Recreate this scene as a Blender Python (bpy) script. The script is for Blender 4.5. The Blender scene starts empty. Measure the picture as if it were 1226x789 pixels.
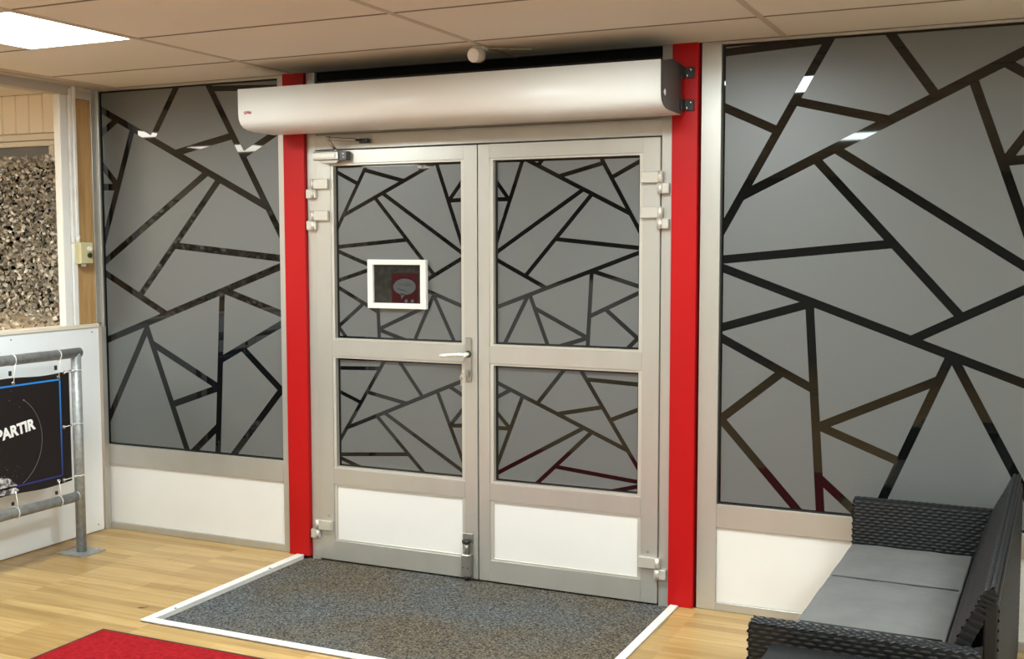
import bpy, bmesh, math, random
from mathutils import Vector, Matrix
random.seed(7)
SC = bpy.context.scene
COL = SC.collection

# ------------------------------------------------------------------ camera
FPX = 1363.641
YAW, PIT, ROL = math.radians(24.8925), math.radians(4.34698), math.radians(-0.08736)
CAM = Vector((2.39232, -4.78291, 1.6))
_F = Vector((-math.sin(YAW), math.cos(YAW), 0)); _R = Vector((math.cos(YAW), math.sin(YAW), 0)); _U = Vector((0, 0, 1))
FW = _F * math.cos(PIT) - _U * math.sin(PIT); UP0 = _U * math.cos(PIT) + _F * math.sin(PIT)
RT = _R * math.cos(ROL) + UP0 * math.sin(ROL); UP = UP0 * math.cos(ROL) - _R * math.sin(ROL)
cd = bpy.data.cameras.new('camera'); cam = bpy.data.objects.new('camera', cd); COL.objects.link(cam)
cd.sensor_fit = 'HORIZONTAL'; cd.sensor_width = 36.0; cd.lens = FPX / 1226 * 36.0; cd.clip_start = 0.05
M = Matrix((RT, UP, -FW)).transposed().to_4x4(); M.translation = CAM
cam.matrix_world = M
SC.camera = cam

def at(u, v, axis, val):
    """photo pixel -> point on the plane axis=val"""
    d = RT * ((u - 613) / FPX) + UP * ((394.5 - v) / FPX) + FW
    return CAM + d * ((val - CAM[axis]) / d[axis])

# ------------------------------------------------------------------ world, exposure
w = bpy.data.worlds.new('night'); SC.world = w; w.use_nodes = True
w.node_tree.nodes['Background'].inputs[0].default_value = (0.010, 0.011, 0.014, 1)
SC.view_settings.view_transform = 'Standard'; SC.view_settings.look = 'None'
SC.view_settings.gamma = 1; SC.view_settings.use_curve_mapping = False
SC.view_settings.exposure = 1.08
LAMP = 20.0                      # strength of the ceiling panels
LAMP_COL = (0.88, 1.0, 1.0)

# ------------------------------------------------------------------ materials
MATS = {}
def mat(name, col, rough=0.5, metal=0.0, spec=0.5, noise=None, bump=None, emit=None, coat=0.0):
    """noise=(scale, second colour, low, high, stretch) ; bump=(scale, strength, stretch)"""
    if name in MATS: return MATS[name]
    m = bpy.data.materials.new(name); m.use_nodes = True; MATS[name] = m
    nt = m.node_tree; b = nt.nodes['Principled BSDF']
    b.inputs['Base Color'].default_value = (*col, 1); b.inputs['Roughness'].default_value = rough
    b.inputs['Metallic'].default_value = metal; b.inputs['Specular IOR Level'].default_value = spec
    b.inputs['Coat Weight'].default_value = coat
    if emit:
        b.inputs['Emission Color'].default_value = (*emit[0], 1); b.inputs['Emission Strength'].default_value = emit[1]
    tc = nt.nodes.new('ShaderNodeTexCoord')
    def nz(scale, stretch, det=4.0):
        mp = nt.nodes.new('ShaderNodeMapping'); mp.inputs['Scale'].default_value = stretch
        nt.links.new(tc.outputs['Object'], mp.inputs[0])
        n = nt.nodes.new('ShaderNodeTexNoise'); n.inputs['Scale'].default_value = scale; n.inputs['Detail'].default_value = det
        nt.links.new(mp.outputs[0], n.inputs['Vector']); return n
    if noise:
        n = nz(noise[0], noise[4] if len(noise) > 4 else (1, 1, 1))
        r = nt.nodes.new('ShaderNodeValToRGB')
        r.color_ramp.elements[0].position = noise[2]; r.color_ramp.elements[1].position = noise[3]
        r.color_ramp.elements[0].color = (*col, 1); r.color_ramp.elements[1].color = (*noise[1], 1)
        nt.links.new(n.outputs['Fac'], r.inputs[0]); nt.links.new(r.outputs[0], b.inputs['Base Color'])
    if bump:
        n = nz(bump[0], bump[2] if len(bump) > 2 else (1, 1, 1))
        bp = nt.nodes.new('ShaderNodeBump'); bp.inputs['Strength'].default_value = bump[1]; bp.inputs['Distance'].default_value = 0.004
        nt.links.new(n.outputs['Fac'], bp.inputs['Height']); nt.links.new(bp.outputs[0], b.inputs['Normal'])
    return m

ALU = mat('aluminium', (0.56, 0.54, 0.50), 0.36, 0.6, noise=(2, (0.52, 0.50, 0.46), 0.3, 0.75, (4, 4, 0.8)))
ALU2 = mat('aluminium_satin', (0.62, 0.59, 0.53), 0.35, 0.45)
WPAN = mat('white_panel', (0.79, 0.765, 0.735), 0.4, noise=(2, (0.755, 0.73, 0.70), 0.45, 0.7))
HWALL = mat('half_wall_white', (0.88, 0.90, 0.92), 0.45)
RED = mat('red_paint', (0.46, 0.003, 0.004), 0.42, 0, 0.28, noise=(2.5, (0.40, 0.003, 0.004), 0.4, 0.7, (1, 1, 0.3)))
GLASS = mat('dark_glass', (0.004, 0.0042, 0.0045), 0.025, 0, 0.5)
FILM = mat('frosted_film', (0.116, 0.122, 0.122), 0.42, 0, 0.9, noise=(220, (0.106, 0.112, 0.112), 0.3, 0.75))
GASK = mat('gasket', (0.012, 0.012, 0.012), 0.5)
CASE = mat('powder_white', (0.85, 0.83, 0.80), 0.33)
ENDP = mat('dark_end_plate', (0.085, 0.082, 0.08), 0.38, 0.6)
BLACK = mat('black_metal', (0.012, 0.012, 0.014), 0.4)
STEEL = mat('steel', (0.45, 0.43, 0.40), 0.3, 0.85)
CHROME = mat('chrome', (0.75, 0.73, 0.70), 0.18, 1.0)
GALV = mat('galvanised', (0.30, 0.31, 0.31), 0.48, 0.55, noise=(38, (0.40, 0.41, 0.41), 0.38, 0.66), bump=(60, 0.1))
TILE = mat('ceiling_tile', (0.70, 0.655, 0.595), 0.85, noise=(1.3, (0.74, 0.70, 0.64), 0.35, 0.7), bump=(240, 0.10))
TBAR = mat('ceiling_bar', (0.50, 0.42, 0.34), 0.6)
SLAB = mat('ceiling_void', (0.10, 0.085, 0.07), 0.9)
CONC = mat('subfloor', (0.2, 0.19, 0.18), 0.9)
WPROF = mat('white_strip', (0.82, 0.80, 0.76), 0.45, noise=(14, (0.72, 0.70, 0.66), 0.5, 0.75))
def entrance_mat():
    m = mat('grey_mat', (0.03, 0.03, 0.03), 0.95, 0, 0.1, bump=(150, 1.0)); nt = m.node_tree; b = nt.nodes['Principled BSDF']
    tc = nt.nodes.new('ShaderNodeTexCoord')
    def n(sc, c0, c1, p0, p1):
        a = nt.nodes.new('ShaderNodeTexNoise'); a.inputs['Scale'].default_value = sc; a.inputs['Detail'].default_value = 5; nt.links.new(tc.outputs['Object'], a.inputs[0])
        r_ = nt.nodes.new('ShaderNodeValToRGB'); e = r_.color_ramp.elements; e[0].position = p0; e[1].position = p1; e[0].color = (*c0, 1); e[1].color = (*c1, 1)
        nt.links.new(a.outputs['Fac'], r_.inputs[0]); return r_
    f = n(130, (0.035, 0.034, 0.032), (0.215, 0.21, 0.20), 0.38, 0.68)
    d = n(1.6, (0.92, 0.98, 1.05), (1.0, 0.86, 0.68), 0.38, 0.60)      # trodden-in dirt
    x = nt.nodes.new('ShaderNodeMix'); x.data_type = 'RGBA'; x.blend_type = 'MULTIPLY'; x.inputs[0].default_value = 1
    nt.links.new(f.outputs[0], x.inputs[6]); nt.links.new(d.outputs[0], x.inputs[7]); nt.links.new(x.outputs[2], b.inputs['Base Color'])
    return m
MATG = entrance_mat()
CARP = mat('red_carpet', (0.36, 0.012, 0.016), 0.95, 0, 0.1, noise=(60, (0.24, 0.006, 0.010), 0.35, 0.7), bump=(220, 0.8))
CEDGE = mat('carpet_edge', (0.04, 0.006, 0.006), 0.7)
RATT = mat('rattan', (0.0085, 0.0088, 0.010), 0.45, 0, 0.4)
CUSH = mat('cushion_fabric', (0.140, 0.138, 0.134), 0.9, 0, 0.2, noise=(9, (0.168, 0.166, 0.162), 0.35, 0.7), bump=(300, 0.35))
TABT = mat('table_top', (0.012, 0.012, 0.013), 0.22)
PINE = mat('pine', (0.50, 0.31, 0.13), 0.55, noise=(5, (0.36, 0.20, 0.075), 0.4, 0.7, (9, 9, 0.7)))
CREAM = mat('cream_paint', (0.86, 0.78, 0.67), 0.6)
CREAM2 = mat('cream_trim', (0.76, 0.68, 0.56), 0.55)
BEAM = mat('grey_beige_beam', (0.50, 0.46, 0.41), 0.55)
BOXB = mat('switch_beige', (0.58, 0.52, 0.30), 0.45)
WPLA = mat('white_plastic', (0.80, 0.79, 0.76), 0.35)
BANN = mat('banner_vinyl', (0.012, 0.0085, 0.009), 0.6, 0, 0.25)
TEXTW = mat('print_white', (0.85, 0.85, 0.85), 0.5)
GREYL = mat('print_grey', (0.20, 0.18, 0.18), 0.5)
ROCK = mat('print_silver', (0.06, 0.055, 0.06), 0.5, noise=(30, (0.75, 0.75, 0.78), 0.45, 0.62))
CARDR = mat('card_red', (0.036, 0.0008, 0.002), 0.5, 0, 0.15)
BUBB = mat('bubble_grey', (0.075, 0.08, 0.08), 0.5, 0, 0.15)
INK = mat('ink', (0.01, 0.012, 0.014), 0.5)
FRAMEW = mat('frame_white', (0.86, 0.84, 0.77), 0.3)
BACKD = mat('frame_backing', (0.018, 0.018, 0.016), 0.10, noise=(40, (0.035, 0.034, 0.028), 0.45, 0.7))
LOGO = mat('logo_red', (0.55, 0.06, 0.08), 0.5)
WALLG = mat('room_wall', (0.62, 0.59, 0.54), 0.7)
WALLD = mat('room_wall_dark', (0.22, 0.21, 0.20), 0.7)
DIFF = mat('lamp_diffuser', (0.9, 0.9, 0.9), 0.4, emit=(LAMP_COL, LAMP * 0.5))
DIFFW = mat('lamp_diffuser_warm', (0.9, 0.88, 0.8), 0.4, emit=((1.0, 0.95, 0.82), LAMP * 0.3))
LFRM = mat('lamp_frame', (0.75, 0.72, 0.68), 0.4)

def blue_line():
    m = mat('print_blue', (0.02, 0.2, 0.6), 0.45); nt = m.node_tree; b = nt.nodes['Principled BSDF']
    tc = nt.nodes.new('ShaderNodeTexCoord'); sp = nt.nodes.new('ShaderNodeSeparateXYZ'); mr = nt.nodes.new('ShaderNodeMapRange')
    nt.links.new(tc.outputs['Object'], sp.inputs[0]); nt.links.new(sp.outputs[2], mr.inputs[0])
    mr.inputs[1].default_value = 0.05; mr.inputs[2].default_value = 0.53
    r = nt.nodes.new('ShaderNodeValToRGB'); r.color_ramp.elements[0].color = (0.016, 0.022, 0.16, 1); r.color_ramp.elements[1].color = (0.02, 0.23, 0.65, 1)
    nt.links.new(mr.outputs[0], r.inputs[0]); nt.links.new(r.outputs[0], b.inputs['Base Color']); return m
BLUE = blue_line()

def laminate():
    m = bpy.data.materials.new('laminate'); m.use_nodes = True; nt = m.node_tree; b = nt.nodes['Principled BSDF']
    L = nt.links.new; N = nt.nodes.new
    g = N('ShaderNodeNewGeometry')
    # three strips per board, strip pieces of 0.42 m, staggered: each strip piece takes its own tone
    br = N('ShaderNodeTexBrick'); br.offset = 0.37; br.offset_frequency = 1
    br.inputs['Scale'].default_value = 1.0; br.inputs['Brick Width'].default_value = 0.41; br.inputs['Row Height'].default_value = 0.0645
    br.inputs['Mortar Size'].default_value = 0.0008; br.inputs['Mortar Smooth'].default_value = 0.3; br.inputs['Bias'].default_value = 0.0
    br.inputs['Color1'].default_value = (0.0, 0.0, 0.0, 1); br.inputs['Color2'].default_value = (1, 1, 1, 1); br.inputs['Mortar'].default_value = (0.2, 0.2, 0.2, 1)
    L(g.outputs['Position'], br.inputs['Vector'])
    ra = N('ShaderNodeValToRGB'); cr = ra.color_ramp
    cr.elements[0].color = (0.40, 0.245, 0.088, 1); cr.elements[1].color = (0.58, 0.39, 0.160, 1)
    e = cr.elements.new(0.5); e.color = (0.50, 0.325, 0.125, 1)
    L(br.outputs['Color'], ra.inputs[0])
    mp = N('ShaderNodeMapping'); mp.inputs['Scale'].default_value = (1.4, 26, 1); L(g.outputs['Position'], mp.inputs[0])
    n = N('ShaderNodeTexNoise'); n.inputs['Scale'].default_value = 2.2; n.inputs['Detail'].default_value = 6; n.inputs['Distortion'].default_value = 0.6
    L(mp.outputs[0], n.inputs['Vector'])
    rg = N('ShaderNodeValToRGB'); rg.color_ramp.elements[0].position = 0.35; rg.color_ramp.elements[1].position = 0.62
    rg.color_ramp.elements[0].color = (0.74, 0.68, 0.58, 1); rg.color_ramp.elements[1].color = (1, 1, 1, 1)
    L(n.outputs['Fac'], rg.inputs[0])
    mx = N('ShaderNodeMix'); mx.data_type = 'RGBA'; mx.blend_type = 'MULTIPLY'; mx.inputs[0].default_value = 0.75
    L(ra.outputs[0], mx.inputs[6]); L(rg.outputs[0], mx.inputs[7]); L(mx.outputs[2], b.inputs['Base Color'])
    b.inputs['Roughness'].default_value = 0.33; b.inputs['Specular IOR Level'].default_value = 0.4
    return m
LAM = laminate()

def net_mat():
    m = bpy.data.materials.new('net_flakes'); m.use_nodes = True; nt = m.node_tree; b = nt.nodes['Principled BSDF']
    a = nt.nodes.new('ShaderNodeVertexColor'); a.layer_name = 'tone'
    nt.links.new(a.outputs[0], b.inputs['Base Color']); b.inputs['Roughness'].default_value = 0.45
    return m
NET = net_mat()

# ------------------------------------------------------------------ mesh helpers
def wloc(o):
    v = Vector((0, 0, 0))
    while o is not None: v = v + o.location; o = o.parent
    return v
class B:
    """collects shapes in world coordinates; build() links them as one mesh object"""
    def __init__(s): s.bm = bmesh.new()
    def box(s, x0, x1, y0, y1, z0, z1, bev=0.0, seg=1):
        t = bmesh.new(); bmesh.ops.create_cube(t, size=1.0)
        for v in t.verts:
            v.co = Vector(((x0 + x1) / 2 + v.co.x * (x1 - x0), (y0 + y1) / 2 + v.co.y * (y1 - y0), (z0 + z1) / 2 + v.co.z * (z1 - z0)))
        if bev: bmesh.ops.bevel(t, geom=t.edges[:], offset=bev, segments=seg, affect='EDGES', profile=0.7)
        return s.merge(t)
    def merge(s, t):
        me = bpy.data.meshes.new('tmp'); t.to_mesh(me); t.free(); s.bm.from_mesh(me); bpy.data.meshes.remove(me); return s
    def cyl(s, p, q, r, n=16, r2=None, cap=True):
        p, q = Vector(p), Vector(q); d = q - p
        t = bmesh.new(); bmesh.ops.create_cone(t, cap_ends=cap, segments=n, radius1=r, radius2=r if r2 is None else r2, depth=d.length)
        rot = d.to_track_quat('Z', 'Y').to_matrix().to_4x4()
        bmesh.ops.transform(t, matrix=Matrix.Translation((p + q) / 2) @ rot, verts=t.verts)
        for f in t.faces:
            if len(f.verts) == 4: f.smooth = True
        return s.merge(t)
    def ball(s, c, r, n=12):
        t = bmesh.new(); bmesh.ops.create_uvsphere(t, u_segments=n, v_segments=n // 2 + 2, radius=1)
        rr = r if hasattr(r, '__len__') else (r, r, r)
        for v in t.verts: v.co = Vector((c[0] + v.co.x * rr[0], c[1] + v.co.y * rr[1], c[2] + v.co.z * rr[2]))
        for f in t.faces: f.smooth = True
        return s.merge(t)
    def tube(s, pts, r, n=8):
        for i in range(len(pts) - 1): s.cyl(pts[i], pts[i + 1], r, n)
        for p in pts[1:-1]: s.ball(p, r * 1.0, n)
        return s
    def torus(s, c, R, r, axis='Y', n=24, m=8):
        t = bmesh.new(); rows = []
        for i in range(n):
            a = 2 * math.pi * i / n; row = []
            for j in range(m):
                bb = 2 * math.pi * j / m; k = R + r * math.cos(bb); h = r * math.sin(bb)
                ca, sa = k * math.cos(a), k * math.sin(a)
                v = {'Y': (ca, h, sa), 'Z': (ca, sa, h), 'X': (h, ca, sa)}[axis]
                row.append(t.verts.new((c[0] + v[0], c[1] + v[1], c[2] + v[2])))
            rows.append(row)
        for i in range(n):
            for j in range(m):
                f = t.faces.new((rows[i][j], rows[(i + 1) % n][j], rows[(i + 1) % n][(j + 1) % m], rows[i][(j + 1) % m])); f.smooth = True
        return s.merge(t)
    def prism(s, poly, d, bev=0):
        """polygon (list of Vector) swept by vector d"""
        t = bmesh.new(); d = Vector(d)
        a = [t.verts.new(Vector(p)) for p in poly]; b = [t.verts.new(Vector(p) + d) for p in poly]
        t.faces.new(a); t.faces.new(b[::-1]); n = len(a)
        for i in range(n): t.faces.new((a[i], b[i], b[(i + 1) % n], a[(i + 1) % n]))
        bmesh.ops.recalc_face_normals(t, faces=t.faces[:])
        if bev: bmesh.ops.bevel(t, geom=t.edges[:], offset=bev, segments=2, affect='EDGES', profile=0.7)
        return s.merge(t)
    def build(s, name, m, parent=None, kind=None, center=False, label=None):
        bmesh.ops.recalc_face_normals(s.bm, faces=s.bm.faces[:])
        off = wloc(parent)
        loc = Vector((0, 0, 0))
        if center and s.bm.verts:
            xs = [v.co for v in s.bm.verts]
            loc = Vector([(min(c[i] for c in xs) + max(c[i] for c in xs)) / 2 for i in range(3)]) - off
            if center == 'base': loc.z = min(c[2] for c in xs) - off.z
        bmesh.ops.translate(s.bm, vec=-(off + loc), verts=s.bm.verts[:])
        me = bpy.data.meshes.new(name); s.bm.to_mesh(me); s.bm.free()
        o = bpy.data.objects.new(name, me); COL.objects.link(o); o.parent = parent; o.location = loc
        me.materials.append(m)
        if kind: o['kind'] = kind
        if label: o['label'] = label
        return o
def tag(o, label, cat, group=None):
    o['label'] = label; o['category'] = cat
    if group: o['group'] = group
    return o
def empty(name, loc, kind=None):
    o = bpy.data.objects.new(name, None); COL.objects.link(o); o.location = loc; o.empty_display_size = 0.1
    if kind: o['kind'] = kind
    return o
def bx(name, m, parent, x0, x1, y0, y1, z0, z1, bev=0.0, kind=None, center=True, label=None):
    return B().box(x0, x1, y0, y1, z0, z1, bev).build(name, m, parent, kind, center, label)

# ------------------------------------------------------------------ the room shell
CEIL = 2.444
XL, XR, YB = -2.33, 3.7, -10.3
XN = -5.2                      # far left wall of the neighbouring room

floor = bx('floor', CONC, None, XN, XR, YB, 0.30, -0.09, -0.04, kind='structure')
WELL = (-1.03, 0.988, -1.155, 0.07)      # mat well
def minus(r, h):
    x0, x1, y0, y1 = r; a, b, c, d = h
    if b <= x0 or a >= x1 or d <= y0 or c >= y1: return [r]
    out = []
    if a > x0: out.append((x0, a, y0, y1))
    if b < x1: out.append((b, x1, y0, y1))
    xa, xb = max(x0, a), min(x1, b)
    if c > y0: out.append((xa, xb, y0, c))
    if d < y1: out.append((xa, xb, d, y1))
    return out
PW, PL = 0.1935, 1.286
plank_mesh = {}
j = 0; y = 0.0
while y > -7.2:                              # boards run along the facade
    x = XL - 0.06 - (j * 0.47) % PL
    while x < XR:
        r = (max(x, XL - 0.06), min(x + PL, XR), max(y - PW, -7.3), y)
        x += PL
        if r[1] - r[0] < 0.01: continue
        for q in minus(r, WELL):
            sx, sy = q[1] - q[0], q[3] - q[2]
            if sx < 0.008 or sy < 0.008: continue
            key = (round(sx, 4), round(sy, 4))
            g = 0.0006
            if key not in plank_mesh:
                o = bx('plank', LAM, floor, q[0] + g, q[1] - g, q[2] + g, q[3] - g, -0.0398, 0.0, 0.0008)
                plank_mesh[key] = o.data
            else:
                o = bpy.data.objects.new('plank', plank_mesh[key]); COL.objects.link(o); o.parent = floor
                o.location = Vector(((q[0] + q[1]) / 2, (q[2] + q[3]) / 2, -0.0199)) - wloc(floor)
    y -= PW; j += 1
bx('back_flooring', LAM, floor, XL - 0.06, XR, YB, -7.36, -0.0398, 0.0)
bx('neighbour_flooring', LAM, floor, XN, XL - 0.08, YB, 0.0, -0.0398, 0.0)

# ceiling: slab, tiles, bars
ceiling = bx('ceiling', SLAB, None, XN, XR, YB, 0.30, CEIL + 0.03, CEIL + 0.09, kind='structure')
XE = [-2.20, -1.02, 0.195, 1.41, 2.63, XR]
YE = [0.0, -0.45] + [-1.10 - 0.64 * k for k in range(14)]
YE.append(YB)
lamps = [(0, 2), (2, 2), (0, 7), (2, 7), (0, 12), (2, 12), (4, 3), (4, 7)]      # (column, row) cells with a light in their right half
tile_mesh = {}
def tile(x0, x1, y0, y1):
    key = (round(x1 - x0, 3), round(y1 - y0, 3))
    if key not in tile_mesh:
        o = bx('ceiling_tile', TILE, ceiling, x0, x1, y0, y1, CEIL, CEIL + 0.022, 0.0015); tile_mesh[key] = o.data; return
    o = bpy.data.objects.new('ceiling_tile', tile_mesh[key]); COL.objects.link(o); o.parent = ceiling
    o.location = Vector(((x0 + x1) / 2, (y0 + y1) / 2, CEIL + 0.011)) - wloc(ceiling)
LCELL = []
for i in range(len(XE) - 1):
    for k in range(len(YE) - 1):
        x0, x1, y1, y0 = XE[i] + 0.011, XE[i + 1] - 0.011, YE[k] - 0.0035, YE[k + 1] + 0.0035
        if (i, k) in lamps:
            LCELL.append((x1 - 0.585, x1, y0, y1)); x1 = x1 - 0.60
        tile(x0, x1, y0, y1)
for i, x in enumerate(XE[:-1]):
    if i == 0: bx('edge_bar', TBAR, ceiling, x - 0.05, x + 0.012, YB, 0.0, CEIL - 0.002, CEIL + 0.02, 0.001)
    else: bx('ceiling_bar', TBAR, ceiling, x - 0.0125, x + 0.0125, YB, 0.0, CEIL - 0.003, CEIL + 0.02, 0.001)
SEAM_SHADE = mat('ceiling_seam_shade', (0.20, 0.155, 0.11), 0.7)  # dark strips in this colour stand in for the shadow line between tile rows
for y in YE[1:-1]:
    for i in range(len(XE) - 1):
        cut = 0.6 if (i, YE.index(y)) in lamps or (i, YE.index(y) - 1) in lamps else 0.0
        bx('seam_shadow_strip', SEAM_SHADE, ceiling, XE[i] + 0.013, XE[i + 1] - 0.013 - cut, y - 0.0075, y + 0.0075, CEIL - 0.0015, CEIL - 0.0002)
bx('edge_trim', BEAM, ceiling, XL - 0.02, -2.252, YB, 0.0, CEIL - 0.006, CEIL + 0.02, 0.001)
bx('neighbour_ceiling', TILE, ceiling, XN, XL - 0.03, YB, 0.0, CEIL, CEIL + 0.03)

def ceiling_light(c, label, warm=False):
    x0, x1, y0, y1 = c
    t = empty('ceiling_light', ((x0 + x1) / 2, (y0 + y1) / 2, CEIL - 0.004))
    f = B(); e = 0.012
    f.box(x0, x0 + e, y0, y1, CEIL - 0.004, CEIL + 0.03).box(x1 - e, x1, y0, y1, CEIL - 0.004, CEIL + 0.03)
    f.box(x0 + e, x1 - e, y0, y0 + e, CEIL - 0.004, CEIL + 0.03).box(x0 + e, x1 - e, y1 - e, y1, CEIL - 0.004, CEIL + 0.03)
    f.build('light_frame', LFRM, t)
    bx('diffuser', DIFFW if warm else DIFF, t, x0 + e, x1 - e, y0 + e, y1 - e, CEIL - 0.0025, CEIL + 0.006)
    ld = bpy.data.lights.new('lamp', 'AREA'); ld.shape = 'RECTANGLE'; ld.size = x1 - x0 - 0.03; ld.size_y = y1 - y0 - 0.03
    ld.color = (1.0, 0.95, 0.82) if warm else LAMP_COL; ld.spread = math.radians(172)
    ld.energy = math.pi * ld.size * ld.size_y * LAMP * (0.62 if warm else 0.64)
    lo_ = bpy.data.objects.new('lamp', ld); COL.objects.link(lo_); lo_.parent = t; lo_.location = (0, 0, -0.001)
    return tag(t, label, 'ceiling light', 'square ceiling lights')
for c in LCELL:
    if c[1] < 0 and c[3] > -2: lab = 'square glowing ceiling light panel beside the partition with the railing'
    elif c[3] > -3 and c[0] > 2: lab = 'added square ceiling light panel, out of view, brightening the sofa side'  # added light, out of view, put in to brighten the right side
    elif c[3] > -2: lab = 'square ceiling light panel mirrored in the wide frosted window, nearest the sofa'
    else: lab = 'square ceiling light panel set in the tiled ceiling behind the viewer'
    ceiling_light(c, lab)
for c in ((-4.45, -3.75, -2.25, -1.60), (-4.45, -3.75, -3.75, -3.10), (-4.45, -3.75, -6.5, -5.9)):
    ceiling_light(c, 'square ceiling light in the neighbouring room behind the partition', True)

# outer walls (out of view, they close the room and are mirrored in the glass)
bx('wall_right', WALLG, None, XR, XR + 0.1, YB, 0.3, -0.09, CEIL + 0.09, kind='structure')
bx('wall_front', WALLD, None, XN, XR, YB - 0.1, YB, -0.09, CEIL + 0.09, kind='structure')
bx('wall_far_left', CREAM, None, XN - 0.1, XN, YB, 0.3, -0.09, CEIL + 0.09, kind='structure')

# left partition: half-height white wall, ledge, beam
wl = empty('wall_left', (XL - 0.04, -3.0, 0), 'structure')
bx('panel', HWALL, wl, XL - 0.07, XL, -1.30, -0.042, 0.004, 1.140, 0.002)
bx('panel', HWALL, wl, XL - 0.07, XL, -2.602, -1.304, 0.004, 1.140, 0.002)
bx('panel', HWALL, wl, XL - 0.07, XL, YB + 0.05, -2.606, 0.004, 1.140, 0.002)
bx('ledge', CREAM2, wl, XL - 0.09, XL + 0.006, YB + 0.05, -0.042, 1.140, 1.160, 0.002)
for (u, v) in ((13, 407), (110, 397.5), (118, 628)):
    p = at(u, v, 0, XL)
    B().cyl((XL - 0.002, p.y, p.z), (XL + 0.002, p.y, p.z), 0.0035, 8).build('screw', BLACK, wl, center=True)
bx('top_beam', BEAM, wl, XL - 0.06, XL + 0.002, YB + 0.05, -0.175, 2.388, 2.440, 0.002)
bx('top_beam', BEAM, wl, XL - 0.06, XL + 0.004, -0.168, -0.05, 2.375, 2.425, 0.002)
bx('frame_upright', WPLA, wl, XL - 0.05, XL - 0.004, -0.270, -0.218, 1.160, 2.388, 0.003)
bx('wooden_post', PINE, wl, XL - 0.075, XL - 0.008, -0.166, -0.062, 1.160, 2.375, 0.003)
bx('post_lath', PINE, wl, XL - 0.06, XL - 0.006, -0.0615, -0.052, 1.160, 2.375, 0.001)
cond = B()
cond.box(XL - 0.03, XL + 0.004, -0.213, -0.193, 1.602, 2.425, 0.003)
cond.box(XL - 0.03, XL + 0.012, -0.191, -0.170, 1.640, 2.438, 0.003)
cond.build('conduit', WPROF, wl)
bx('conduit', WPLA, wl, XL - 0.03, XL + 0.004, -0.213, -0.180, 1.160, 1.60, 0.003)

sw = empty('switch_box', (XL + 0.02, -0.155, 1.49))
s0, s1 = XL - 0.006, XL + 0.040
bx('housing', BOXB, sw, s0, s1, -0.200, -0.112, 1.490, 1.606, 0.004)
bx('cover', BOXB, sw, s1, s1 + 0.006, -0.198, -0.114, 1.493, 1.603, 0.002)
B().cyl((s1 + 0.005, -0.142, 1.572), (s1 + 0.018, -0.142, 1.572), 0.013, 16).build('button', WPLA, sw, center=True, label='white push button')
B().cyl((s1 + 0.005, -0.142, 1.537), (s1 + 0.018, -0.142, 1.537), 0.013, 16).build('button', mat('button_dark', (0.02, 0.035, 0.02), 0.35), sw, center=True, label='dark green push button')
B().cyl((XL + 0.008, -0.181, 1.606), (XL + 0.008, -0.181, 1.642), 0.012, 10).build('cable_gland', WPLA, sw, center=True)
B().cyl((XL + 0.018, -0.155, 1.476), (XL + 0.018, -0.155, 1.490), 0.014, 10).build('cable_gland', WPLA, sw, center=True)
tag(sw, 'beige switch box with two round buttons on the wooden post', 'switch')

# neighbouring room: cream boarded wall with a window, in line with the facade
wb = empty('wall_back', (-3.7, 0.05, 0), 'structure')
WX0, WX1, WZ0, WZ1 = -3.9, -2.695, 1.20, 2.15
bx('wall_panel', CREAM, wb, XN, WX0 - 0.1, 0.0, 0.08, 0.0, CEIL)
bx('wall_panel', CREAM, wb, WX0 - 0.1, -2.41, 0.0, 0.08, 0.0, WZ0 - 0.08)
bx('corner_panel', CREAM, wb, WX1 + 0.055, -2.41, 0.0, 0.08, WZ0 - 0.08, CEIL)
bx('boarding_backing', CREAM2, wb, WX0 - 0.1, WX1 + 0.054, 0.022, 0.08, WZ1, CEIL)
x = WX1 + 0.053; k = 0
while x > WX0 - 0.1:
    bx('board', CREAM, wb, x - 0.1035, x, 0.0, 0.022, WZ1 + 0.075, CEIL, 0.004); x -= 0.105
bx('corner_cover', CREAM, wb, -2.62, -2.585, -0.012, 0.0, 1.1, CEIL, 0.002)
w3 = empty('window_3', ((WX0 + WX1) / 2, 0.02, WZ0), 'structure')
f = B()
f.box(WX0 - 0.07, WX1 + 0.045, -0.014, 0.06, WZ1, WZ1 + 0.03, 0.004)
f.box(WX0 - 0.07, WX1 + 0.052, -0.006, 0.06, WZ1 + 0.034, WZ1 + 0.072, 0.004)
f.box(WX1, WX1 + 0.045, -0.014, 0.06, WZ0 - 0.05, WZ1, 0.004); f.box(WX0 - 0.07, WX0, -0.014, 0.06, WZ0 - 0.05, WZ1, 0.004)
f.box(WX0 - 0.07, WX1 + 0.045, -0.014, 0.06, WZ0 - 0.08, WZ0 - 0.0, 0.004)
f.build('window_frame', CREAM2, w3)
bx('roller_blind', mat('blind_grey', (0.20, 0.19, 0.18), 0.6), w3, WX0, WX1, 0.012, 0.018, WZ1 - 0.10, WZ1)
bx('pane', GLASS, w3, WX0, WX1, 0.03, 0.04, WZ0, WZ1)

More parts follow.
